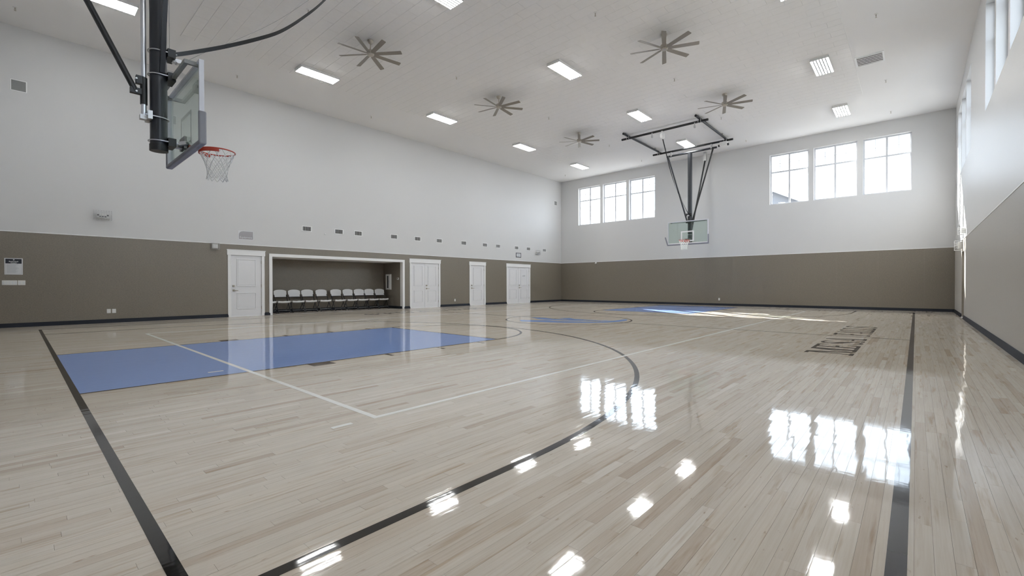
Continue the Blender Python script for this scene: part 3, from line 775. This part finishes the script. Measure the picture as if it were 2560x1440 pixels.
# court rules notice
t = thing('rules_notice', 'white court rules notice with dark heading beside the switches', 'sign', (-.465, YW, 1.532))
MB().box(-.155, .155, -.006, 0, -.207, .207).build('notice_board', 'signw', t, bevel=.004)
MB().box(-.137, .137, -.008, -.006, .072, .190).build('heading_band', 'ink', t)
for s_, z_ in (('Basketball', .122), ('Court', .088)):
    place('heading_text', text_mesh(s_, .040, 'signw', 'heading_text', .0008, 1.0, .0008), t, (0, -.0090, z_), WALL_L)
MB().lathe((0,0,0), [(0,-.0005),(.014,-.0005),(.014,.0005),(0,.0005)], 12).build('heading_mark', 'signw', t).location = (.003, -.0088, .165)
bpy.data.objects['heading_mark'].rotation_euler = (PI/2, 0, 0)
for a in (-.137, .134): MB().box(a, a+.003, -.0072, -.006, -.190, .064).build('border_rule', 'greyink', t)
MB().box(-.134, .134, -.0072, -.006, -.190, -.187).build('border_rule', 'greyink', t)
zz = .052
for k in range(15):
    MB().box(-.118, .118-(.02+.07*random.random()), -.0068, -.006, zz, zz+.0045).build('text_row', 'greyink', t); zz -= .0152
# equipment sign over the first door
t = thing('equipment_sign', 'small shiny sign reading Equipment above the first door', 'sign', (4.80, YL, 2.737))
MB().box(-.235, .235, -.005, 0, -.150, .150).build('sign_back', 'signw', t)
pts = [(.215,-.130),(.215,.130),(-.09,.130),(-.15,.118),(-.19,.085),(-.212,.035),(-.215,-.130)]
o = MB().prism(pts, 0, .004).build('sign_plate', 'signmetal', t); o.rotation_euler = (PI/2, 0, 0); o.location = (0, -.005, 0)
place('sign_text', text_mesh('Equipment', .088, 'signw', 'sign_text', .0008), t, (0, -.0098, -.072), WALL_L)
# black framed notice over the last double door
t = thing('framed_notice', 'small white notice in a black frame above the last double door', 'sign', (18.80, YL, 2.740))
for q in ((-.215,.215,.10,.13),(-.215,.215,-.13,-.10),(-.215,-.180,-.10,.10),(.180,.215,-.10,.10)): MB().box(q[0], q[1], -.014, 0, q[2], q[3]).build('notice_frame', 'ink', t)
MB().box(-.180, .180, -.008, 0, -.10, .10).build('notice_face', 'signw', t)
for k in range(4): MB().box(-.13+.02*(k%2), .13-.03*(k%2), -.0095, -.008, .055-k*.042, .073-k*.042).build('text_row', 'greyink', t)
# lettering on the last double door
tag(place('door_lettering', text_mesh('EXIT', .115, 'greyink', 'door_lettering', .001), None, (19.27, YL-.003, 1.555), WALL_L), 'small grey EXIT lettering on the last double door', 'lettering')
# wire guarded fixtures
def guard(root, w_, h_, d_, nx, nz, r_=.0035, sgn=-1):
    m = MB()
    for k in range(nx+1):
        x = -w_/2+w_*k/nx; m.tube([(x,0,-h_/2),(x,sgn*d_,-h_/2),(x,sgn*d_,h_/2),(x,0,h_/2)], r_, 5)
    for k in range(nz+1):
        z = -h_/2+h_*k/nz; m.tube([(-w_/2,0,z),(-w_/2,sgn*d_,z),(w_/2,sgn*d_,z),(w_/2,0,z)], r_, 5)
    m.build('wire_guard', 'wire', root, True)
def emergency(l, loc, rz, w_=.37, h_=.24, d_=.13):
    t = thing('emergency_light', l, 'light', loc, rz, 'guarded emergency lights')
    MB().box(-.13, .13, -.06, 0, -.085, .045).build('lamp_body', 'plastic', t, bevel=.008)
    for s_ in (-.10, .10):
        MB().cyl((s_, -.055, .0), (s_, -.10, -.008), .034, 14, .040).build('lamp_head', 'plastic', t, True)
        MB().cyl((s_, -.10, -.008), (s_, -.105, -.009), .022, 14).build('lamp_lens', 'lens', t, True)
    for k in range(3): MB().box(-.075+k*.055, -.035+k*.055, -.063, -.06, -.055, -.028).build('lens_strip', 'lens', t)
    guard(t, w_, h_, d_, 7, 5)
emergency('wire-caged emergency light high between speaker and equipment sign', (1.20, YL, 3.005), 0)
emergency('wire-caged emergency light near the far corner, after the framed notice', (20.50, YL, 2.975), 0)
def caged(name, l, loc, rz, w_, h_, d_, cat):
    t = thing(name, l, cat, loc, rz)
    MB().box(-w_*.36, w_*.36, -d_*.6, 0, -h_*.36, h_*.36).build('device_body', 'plastic', t, bevel=.006)
    MB().cyl((0, -d_*.6, 0), (0, -d_*.72, 0), min(w_, h_)*.24, 14).build('device_lens', 'fixture', t, True)
    guard(t, w_, h_, d_, 4, 4, .004)
caged('alarm_strobe', 'small caged alarm strobe at the top of the panelling beside the equipment door', (3.885, YW, 2.315), 0, .21, .19, .12, 'alarm')
caged('alarm_strobe', 'caged alarm strobe above the exit door in the blue-lit wall', (18.35, YR, 2.62), PI, .26, .22, .16, 'alarm')
caged('exit_fixture', 'caged white fixture at the top of the panelling above the exit door', (19.35, YR+TH, 2.25), PI, .30, .30, .18, 'light')
t = thing('wall_camera', 'tiny white camera at the panelling top on the window wall', 'camera', (XF-TH, 6.474, 2.36), -PI/2)
MB().box(-.05, .05, -.05, 0, -.06, .04).build('camera_base', 'plastic', t, bevel=.006)
MB().cyl((0, -.05, -.02), (0, -.12, -.05), .035, 12).build('camera_head', 'plastic', t, True)
# alcove fittings (on the end wall, facing -X)
t = thing('extinguisher_cabinet', 'white fire extinguisher cabinet on the alcove end wall', 'cabinet', (AX1, 10.13, 1.19), -PI/2)
MB().box(-.20, .20, -.05, 0, -.35, .35).build('cabinet_body', 'fixture', t, bevel=.004)
MB().box(-.17, .17, -.066, -.05, -.32, .32).build('cabinet_door', 'fixture', t, bevel=.004)
MB().box(-.055, .055, -.070, -.066, -.28, .28).build('glass_panel', 'lens', t)
MB().box(.125, .145, -.085, -.066, -.05, .05).build('pull_handle', 'chrome', t)
t = thing('thermostat', 'small white thermostat near the alcove opening', 'thermostat', (AX1, 9.40, 1.33), -PI/2)
MB().box(-.06, .06, -.024, 0, -.045, .045).build('thermostat_body', 'plastic', t, bevel=.005)
MB().box(-.035, .035, -.026, -.024, -.008, .028).build('display', 'lens', t)

# ------------------------------------------------------------------ folding chairs
def sheet(fn, nu, nv, th):
    """curved slab: fn(u,v)->(p, normal)"""
    v = []; f = []
    for side in (0, 1):
        for i in range(nu+1):
            for j in range(nv+1):
                p, n_ = fn(i/nu, j/nv); p = Vector(p); n_ = Vector(n_).normalized(); v.append(p+n_*(th/2 if side else -th/2))
    k = (nu+1)*(nv+1); ix = lambda s_, i, j: s_*k+i*(nv+1)+j
    for i in range(nu):
        for j in range(nv):
            f.append((ix(1,i,j),ix(1,i+1,j),ix(1,i+1,j+1),ix(1,i,j+1))); f.append((ix(0,i,j),ix(0,i,j+1),ix(0,i+1,j+1),ix(0,i+1,j)))
    for i in range(nu):
        f.append((ix(0,i,0),ix(0,i+1,0),ix(1,i+1,0),ix(1,i,0))); f.append((ix(0,i,nv),ix(1,i,nv),ix(1,i+1,nv),ix(0,i+1,nv)))
    for j in range(nv):
        f.append((ix(0,0,j),ix(1,0,j),ix(1,0,j+1),ix(0,0,j+1))); f.append((ix(0,nu,j),ix(0,nu,j+1),ix(1,nu,j+1),ix(1,nu,j)))
    return MB().add(v, f)
def make_chair():
    t = thing('folding_chair', '', 'chair', group='white folding chairs in the alcove')
    def seat(u, v):
        x = (u-.5)*.44*(1-.06*v); w_ = max(0, (v-.25)/.75); y = -.205+.40*w_; z = .445-.016*math.sin(PI*w_)-.014*math.cos((u-.5)*PI)-.015*w_
        if v < .25: k = 1-v/.25; z -= .055*k; y += .022*k*k
        return (x, y, z), ((0, -1, .25) if v < .2 else (0, .05, 1))
    sheet(seat, 8, 12, .022).build('seat', 'chairw', t, True)
    def back(u, v):
        x = (u-.5)*.465; top = .275-.055*abs(2*u-1)**3
        z = .60+v*top; y = .175+.045*v+.035*(1-(2*u-1)**2)
        return (x, y, z), (-.25*(2*u-1), -1, .15)
    sheet(back, 10, 6, .022).build('backrest', 'chairw', t, True)
    for s_ in (-1, 1):
        x = s_*.222
        MB().tube([(x, .245, .83), (x, .215, .72), (x, .05, .42), (x, -.245, .0)], .0125, 8).build('front_leg', 'chairf', t, True)
        MB().tube([(s_*.205, -.09, .42), (s_*.205, .02, .26), (s_*.205, .215, .0)], .0115, 8).build('rear_leg', 'chairf', t, True)
        MB().box(x-.014, x+.014, -.262, -.228, 0, .022).build('rubber_foot', 'chairf', t)
    MB().cyl((-.222, -.178, .095), (.222, -.178, .095), .009, 8).build('front_stretcher', 'greysteel', t, True)
    MB().cyl((-.205, .165, .065), (.205, .165, .065), .009, 8).build('rear_stretcher', 'chairf', t, True)
    MB().cyl((-.222, .195, .59), (.222, .195, .59), .010, 8).build('back_rail', 'chairf', t, True)
    return t
chair = make_chair()
CX = [5.83, 6.34, 6.865, 7.365, 7.94, 8.555, 9.09, 9.60, 10.10, 10.605]
CLb = ['white folding chair half hidden behind the alcove post', 'first fully visible white folding chair from the alcove post', 'second fully visible white folding chair from the alcove post', 'third fully visible white folding chair from the alcove post',
       'fourth fully visible white folding chair, with a gap on both sides', 'fifth fully visible white folding chair, just past the wider gap', 'sixth fully visible white folding chair from the alcove post', 'third-to-last white folding chair before the extinguisher cabinet',
       'second-to-last white folding chair before the extinguisher cabinet', 'last white folding chair, beneath the extinguisher cabinet']
for i, (x, l) in enumerate(zip(CX, CLb)):
    y = 10.075; rz = 0 if i < 2 else math.radians(random.uniform(-2, 2))
    if i == 0: chair.location = (x, y, 0); chair.rotation_euler.z = rz; chair['label'] = l
    else: dup(chair, (x, y, 0), rz, l)

# ------------------------------------------------------------------ basketball hoops (local +X points to mid court)
def ribbon(pts, w0, w1, th, m, name, root, twist=0.0):
    pts = [Vector(p) for p in pts]; v = []; f = []; n_ = len(pts)
    for i, p in enumerate(pts):
        d = (pts[min(i+1, n_-1)]-pts[max(i-1, 0)]).normalized(); t_ = i/(n_-1)
        up = Vector((0,0,1)); up = (up-d*up.dot(d)).normalized(); sd = d.cross(up)
        a = twist*t_; wv = up*math.cos(a)+sd*math.sin(a); nv = d.cross(wv); ww = w0+(w1-w0)*t_
        v += [p+wv*ww/2+nv*th/2, p+wv*ww/2-nv*th/2, p-wv*ww/2-nv*th/2, p-wv*ww/2+nv*th/2]
    for i in range(n_-1):
        for k in range(4): f.append((4*i+k, 4*i+4+k, 4*i+4+(k+1)%4, 4*i+(k+1)%4))
    f += [(3,2,1,0), (4*n_-4,4*n_-3,4*n_-2,4*n_-1)]
    return MB().add(v, f).build(name, m, root)
def spline(pts, n_=10):
    pts = [Vector(p) for p in pts]; P_ = [pts[0]*2-pts[1]]+pts+[pts[-1]*2-pts[-2]]; out = []
    for i in range(1, len(P_)-2):
        a, b, c, d = P_[i-1:i+3]
        for k in range(n_):
            t_ = k/n_; out.append(.5*((2*b)+(c-a)*t_+(2*a-5*b+4*c-d)*t_*t_+(3*b-a-3*c+d)*t_**3))
    return out+[pts[-1]]
def make_hoop():
    t = thing('basketball_hoop', '', 'hoop', group='ceiling-hung basketball hoops')
    MX, MR, HZ = .905, .098, 7.19
    # mast and hanging frame
    mast = MB().cyl((MX,0,2.905), (MX,0,HZ-.04), MR, 28).build('mast', 'mast', t, True)
    MB().cyl((MX,0,2.900), (MX,0,2.985), MR+.008, 28).build('end_cap', 'blackm', mast, True)
    MB().cyl((MX-.12,-1.15,HZ), (MX-.12,1.15,HZ), .045, 16).build('header_pipe', 'mast', t, True)
    MB().cyl((.81,-1.83,7.40), (.81,1.83,7.40), .045, 16).build('ceiling_beam', 'blackm', t, True)
    MB().cyl((3.96,-1.83,7.40), (3.96,1.83,7.40), .045, 16).build('ceiling_beam', 'blackm', t, True)
    for y in (-1.52, 1.52):
        MB().cyl((.62,y,7.492), (4.42,y,7.492), .045, 16).build('ceiling_runner', 'mast', t, True)
        for x in (.81, 3.96):
            m = MB()
            for dy in (-.05, .05): m.tube([(x-.07,y+dy,7.52),(x-.07,y+dy,7.36),(x+.07,y+dy,7.36),(x+.07,y+dy,7.52)], .009, 6)
            m.build('beam_clamp', 'zinc', t, True)
        for x in (1.3, 4.2): MB().box(x-.04, x+.04, y-.05, y+.05, 7.52, ZC).build('ceiling_bracket', 'zinc', t)
    for y in (-.92, .92):
        MB().box(.74, .84, y-.03, y+.03, HZ-.02, 7.40).build('header_hanger', 'zinc', t)
    # side braces
    for s_ in (-1, 1):
        MB().beam((MX+.0,s_*1.04,HZ-.02), (MX+.02,s_*.115,3.96), .052, .052).build('side_brace', 'mast' if s_ < 0 else 'blackm', t)
    # rear telescoping brace
    MB().cyl((.745,0,3.30), (.745,0,HZ), .030, 16).build('telescoping_tube', 'chrome', t, True)
    MB().cyl((.745,0,3.50), (.745,0,3.86), .040, 16).build('brace_sleeve', 'blackm', t, True)
    MB().box(.60, .745, -.03, .03, 3.62, 3.70).box(.66, .745, -.034, .034, 3.76, 3.87).build('brace_hinge', 'blackm', t, bevel=.004)
    MB().cyl((.655,0,3.665), (-1.00,.04,7.20), .036, 14).build('rear_brace', 'blackm', t, True)
    MB().box(-1.06, -.94, -.02, .10, 7.14, ZC).build('rear_bracket', 'zinc', t)
    for zz in (3.65, 3.82): MB().cyl((.665,-.042,zz), (.665,.042,zz), .012, 8).build('bolt', 'zinc', t)
    # clamps round the mast
    for zz in (4.26, 3.935, 3.03):
        MB().tube([(MX+.19,.115,zz), (MX,.115,zz)]+[(MX-.115*math.sin(a), .115*math.cos(a), zz) for a in [PI*k/12 for k in range(1, 12)]]+[(MX,-.115,zz), (MX+.19,-.115,zz)], .0085, 6).build('u_bolt', 'zinc', t, True)
        MB().box(MX+.085, MX+.175, -.125, .125, zz-.055, zz+.055).build('clamp_block', 'blackm', t)
    zz = 3.345
    MB().tube([(MX-.16,.112,zz), (MX,.112,zz)]+[(MX+.112*math.sin(a), .112*math.cos(a), zz) for a in [PI*k/12 for k in range(1, 12)]]+[(MX,-.112,zz), (MX-.16,-.112,zz)], .0085, 6).build('u_bolt', 'zinc', t, True)
    MB().box(MX-.135, MX-.085, -.125, .125, zz-.05, zz+.06).box(.70, .80, -.042, .042, zz-.05, zz+.01).build('tube_bracket', 'zinc', t)
    # board carrier
    MB().beam((1.055,-.80,3.935), (1.055,.80,3.935), .045, .05).build('carrier_bar', 'greysteel', t)
    for s_ in (-1, 1):
        MB().beam((1.055,s_*.78,3.935), (1.20,s_*.78,3.935), .045, .05).build('carrier_arm', 'greysteel', t)
        MB().beam((1.12,s_*.10,3.03), (1.19,s_*.16,3.05), .05, .05).build('lower_arm', 'zinc', t)
    MB().box(1.00, 1.19, -.045, .045, 2.99, 3.05).build('rim_support', 'zinc', t)
    MB().box(1.165, 1.198, -.13, .13, 2.98, 3.15).build('rim_backplate', 'greysteel', t)
    # backboard
    b0, b1, hw = 2.90, 3.97, .915
    bd = MB().box(1.203, 1.216, -hw+.02, hw-.02, b0+.02, b1-.02).build('backboard_glass', 'board', t)
    for q in ((-hw, -hw+.032, b0, b1), (hw-.032, hw, b0, b1), (-hw+.032, hw-.032, b1-.036, b1), (-hw+.032, hw-.032, b0, b0+.036)):
        MB().box(1.165, 1.221, q[0], q[1], q[2], q[3]).build('board_frame', 'alu', t, bevel=.004)
    # white markings on the glass: border and target
    ln = .05
    for q in ((-.295, .295, 3.50-ln, 3.50), (-.295, -.295+ln, 3.05, 3.50-ln), (.295-ln, .295, 3.05, 3.50-ln), (-.295, .295, 3.03, 3.05+ln-.02)):
        MB().box(1.2165, 1.2185, *q).build('target_line', 'white_mark', bd)
    for q in ((-hw+.034, hw-.034, b0+.036, b0+.036+.03), ):
        MB().box(1.2165, 1.2180, *q).build('border_line', 'white_mark', bd)
    # pads
    MB().box(1.150, 1.240, -hw-.005, hw+.005, b0-.030, b0+.028).build('bottom_pad', 'pad', t, True, bevel=.02)
    for s_ in (-1, 1):
        y0, y1 = sorted((s_*(hw-.012), s_*(hw+.030)))
        o = MB().box(-.045, .045, y0-s_*hw, y1-s_*hw, 0, .43).build('side_pad', 'pad', t, True, bevel=.018); o.location = (1.195, s_*hw, b0-.03)
    # rim and net
    RC = (1.221+.381, 0, 3.048)
    rim = MB().ring(RC, .229, .0095, 'z', 40, 8).build('rim', 'red', t, True)
    MB().box(1.2215, 1.238, -.10, .10, 2.975, 3.085).box(1.238, 1.37, -.065, .065, 3.025, 3.056).build('rim_bracket', 'red', rim, bevel=.004)
    MB().arc((RC[0], 0), .222, .236, PI*.55, PI*1.45, 2.998, 3.046, 24).build('rim_brace', 'red', rim)
    m = MB(); prof = [(.226, 0), (.205, -.075), (.172, -.15), (.148, -.215), (.134, -.275), (.128, -.33), (.130, -.38), (.136, -.425)]; NN = 12
    pt = lambda lv, k: (RC[0]+prof[lv][0]*math.cos(2*PI*(k+.5*(lv%2))/NN), prof[lv][0]*math.sin(2*PI*(k+.5*(lv%2))/NN), RC[2]+prof[lv][1])
    for lv in range(len(prof)-1):
        for k in range(NN):
            for dk in ((0, -1) if lv % 2 == 0 else (0, 1)): m.tube([pt(lv, k), pt(lv+1, k+dk)], .0055, 5)
    m.build('net', 'net', rim, True)
    # hoist strap, cable, pulleys and winch
    path = spline([(1.07,0,4.295), (1.25,0,4.39), (1.70,0,4.655), (2.20,0,4.985), (2.54,0,5.25), (2.90,0,5.635), (3.26,0,6.09), (3.90,0,7.05)], 8)
    ribbon(path, .055, .050, .006, 'blackm', 'hoist_strap', t, 1.2)
    MB().tube(spline([(1.13,.01,4.205), (1.21,.01,4.25), (1.49,.01,4.51), (1.92,.01,4.875), (2.63,.01,5.56), (3.9,.01,7.05)], 8), .003, 5).build('hoist_cable', 'greysteel', t)
    MB().cyl((1.03,0,4.30), (1.03,0,HZ), .003, 6).build('drop_cable', 'greysteel', t)
    MB().box(1.06, 1.16, -.04, .04, 4.19, 4.24).cyl((1.12,-.05,4.21), (1.12,.05,4.21), .028, 12).build('cable_anchor', 'zinc', t)
    MB().cyl((3.93,-.05,7.18), (3.93,.05,7.18), .13, 20).box(3.89, 3.99, -.03, .03, 7.25, 7.42).build('strap_pulley', 'plastic', t, True)
    for y in (-.42, 1.33): MB().cyl((4.0,y-.02,7.22), (4.0,y+.02,7.22), .055, 14).box(3.98, 4.02, y-.012, y+.012, 7.25, 7.38).build('cable_pulley', 'zinc', t, True)
    wn = MB().box(.70, .92, 1.30, 1.60, 7.17, 7.35).build('winch', 'plastic', t, bevel=.01)
    MB().cyl((.81,1.22,7.22), (.81,1.66,7.22), .05, 14).build('winch_drum', 'blackm', wn, True)
    return t
hoop = make_hoop(); hoop['label'] = 'near basketball hoop on a thick dark mast, seen from behind its glass board'
hoop2 = dup(hoop, (LEN, 0, 0), PI, 'far basketball hoop hanging in front of the window wall')
for c in hoop2.children:
    if c.name.startswith('side_pad') and c.location.y < 0: c.rotation_euler = (math.radians(17), 0, 0)   # this pad has come loose and leans out

# ------------------------------------------------------------------ outside
struct(MB().box(-90, 140, -110, 110, -.42, -.32).build('ground', 'earth'))
def house(l, cx_, cy_, wx, wy, eave, ridge, gable):
    t = thing('neighbour_house', l, 'house', (cx_, cy_, -.32), group=None)
    MB().box(-wx/2, wx/2, -wy/2, wy/2, 0, eave).build('house_walls', 'siding', t)
    o = .45
    if gable:   # ridge along X, gable end towards the hall
        MB().prism([(-wy/2,eave),(wy/2,eave),(0,ridge-.15)], -wx/2, wx/2).build('gable_wall', 'siding', t).matrix_local = Matrix(((0,0,1,0),(1,0,0,0),(0,1,0,0),(0,0,0,1)))
        for s_ in (-1, 1):
            e = eave-.12
            MB().add([(-wx/2-o,0,ridge),(wx/2+o,0,ridge),(wx/2+o,s_*(wy/2+o),e),(-wx/2-o,s_*(wy/2+o),e),(-wx/2-o,0,ridge-.22),(wx/2+o,0,ridge-.22),(wx/2+o,s_*(wy/2+o),e-.22),(-wx/2-o,s_*(wy/2+o),e-.22)],
                     [(0,1,2,3),(4,5,6,7),(0,1,5,4),(1,2,6,5),(2,3,7,6),(3,0,4,7)]).build('roof_slope', 'roof', t)
            MB().beam((-wx/2-o-.03,0,ridge-.12), (-wx/2-o-.03,s_*(wy/2+o),e-.12), .05, .26).build('fascia_board', 'fascia', t)
        MB().box(-wx/2-.05, -wx/2, -wy/2, wy/2, eave-.25, eave).build('trim_band', 'fascia', t)
        for y in (-2.2, -.6, 1.4):
            wdw = MB().box(-wx/2-.04, -wx/2, y-.55, y+.55, eave-1.9, eave-.5).build('house_window', 'fascia', t); MB().box(-wx/2-.05, -wx/2-.04, y-.47, y+.47, eave-1.82, eave-.58).build('pane', 'lens', wdw)
    else:
        k = 1.4
        v = [(-wx/2-o,-wy/2-o,eave),(wx/2+o,-wy/2-o,eave),(wx/2+o,wy/2+o,eave),(-wx/2-o,wy/2+o,eave),(0,-wy/2+k,ridge),(0,wy/2-k,ridge)]
        MB().add(v, [(0,1,2,3),(0,1,4),(1,2,5,4),(2,3,5),(3,0,4,5)]).build('hip_roof', 'roof', t)
        MB().box(-wx/2-o, wx/2+o, -wy/2-o, wy/2+o, eave-.25, eave-.02).build('fascia_board', 'fascia', t)
        for y in (-2, 1.5):
            wdw = MB().box(-wx/2-.04, -wx/2, y-.55, y+.55, eave-1.9, eave-.5).build('house_window', 'fascia', t); MB().box(-wx/2-.05, -wx/2-.04, y-.47, y+.47, eave-1.82, eave-.58).build('pane', 'lens', wdw)
    return t
house('pale grey gabled house outside the bigger trio of windows', 41.5, 1.2, 9, 8.0, 6.72, 9.05, True)
house('pale grey hip-roofed house outside the smaller trio of windows', 43.0, 9.6, 6, 6.4, 7.3, 9.1, False)
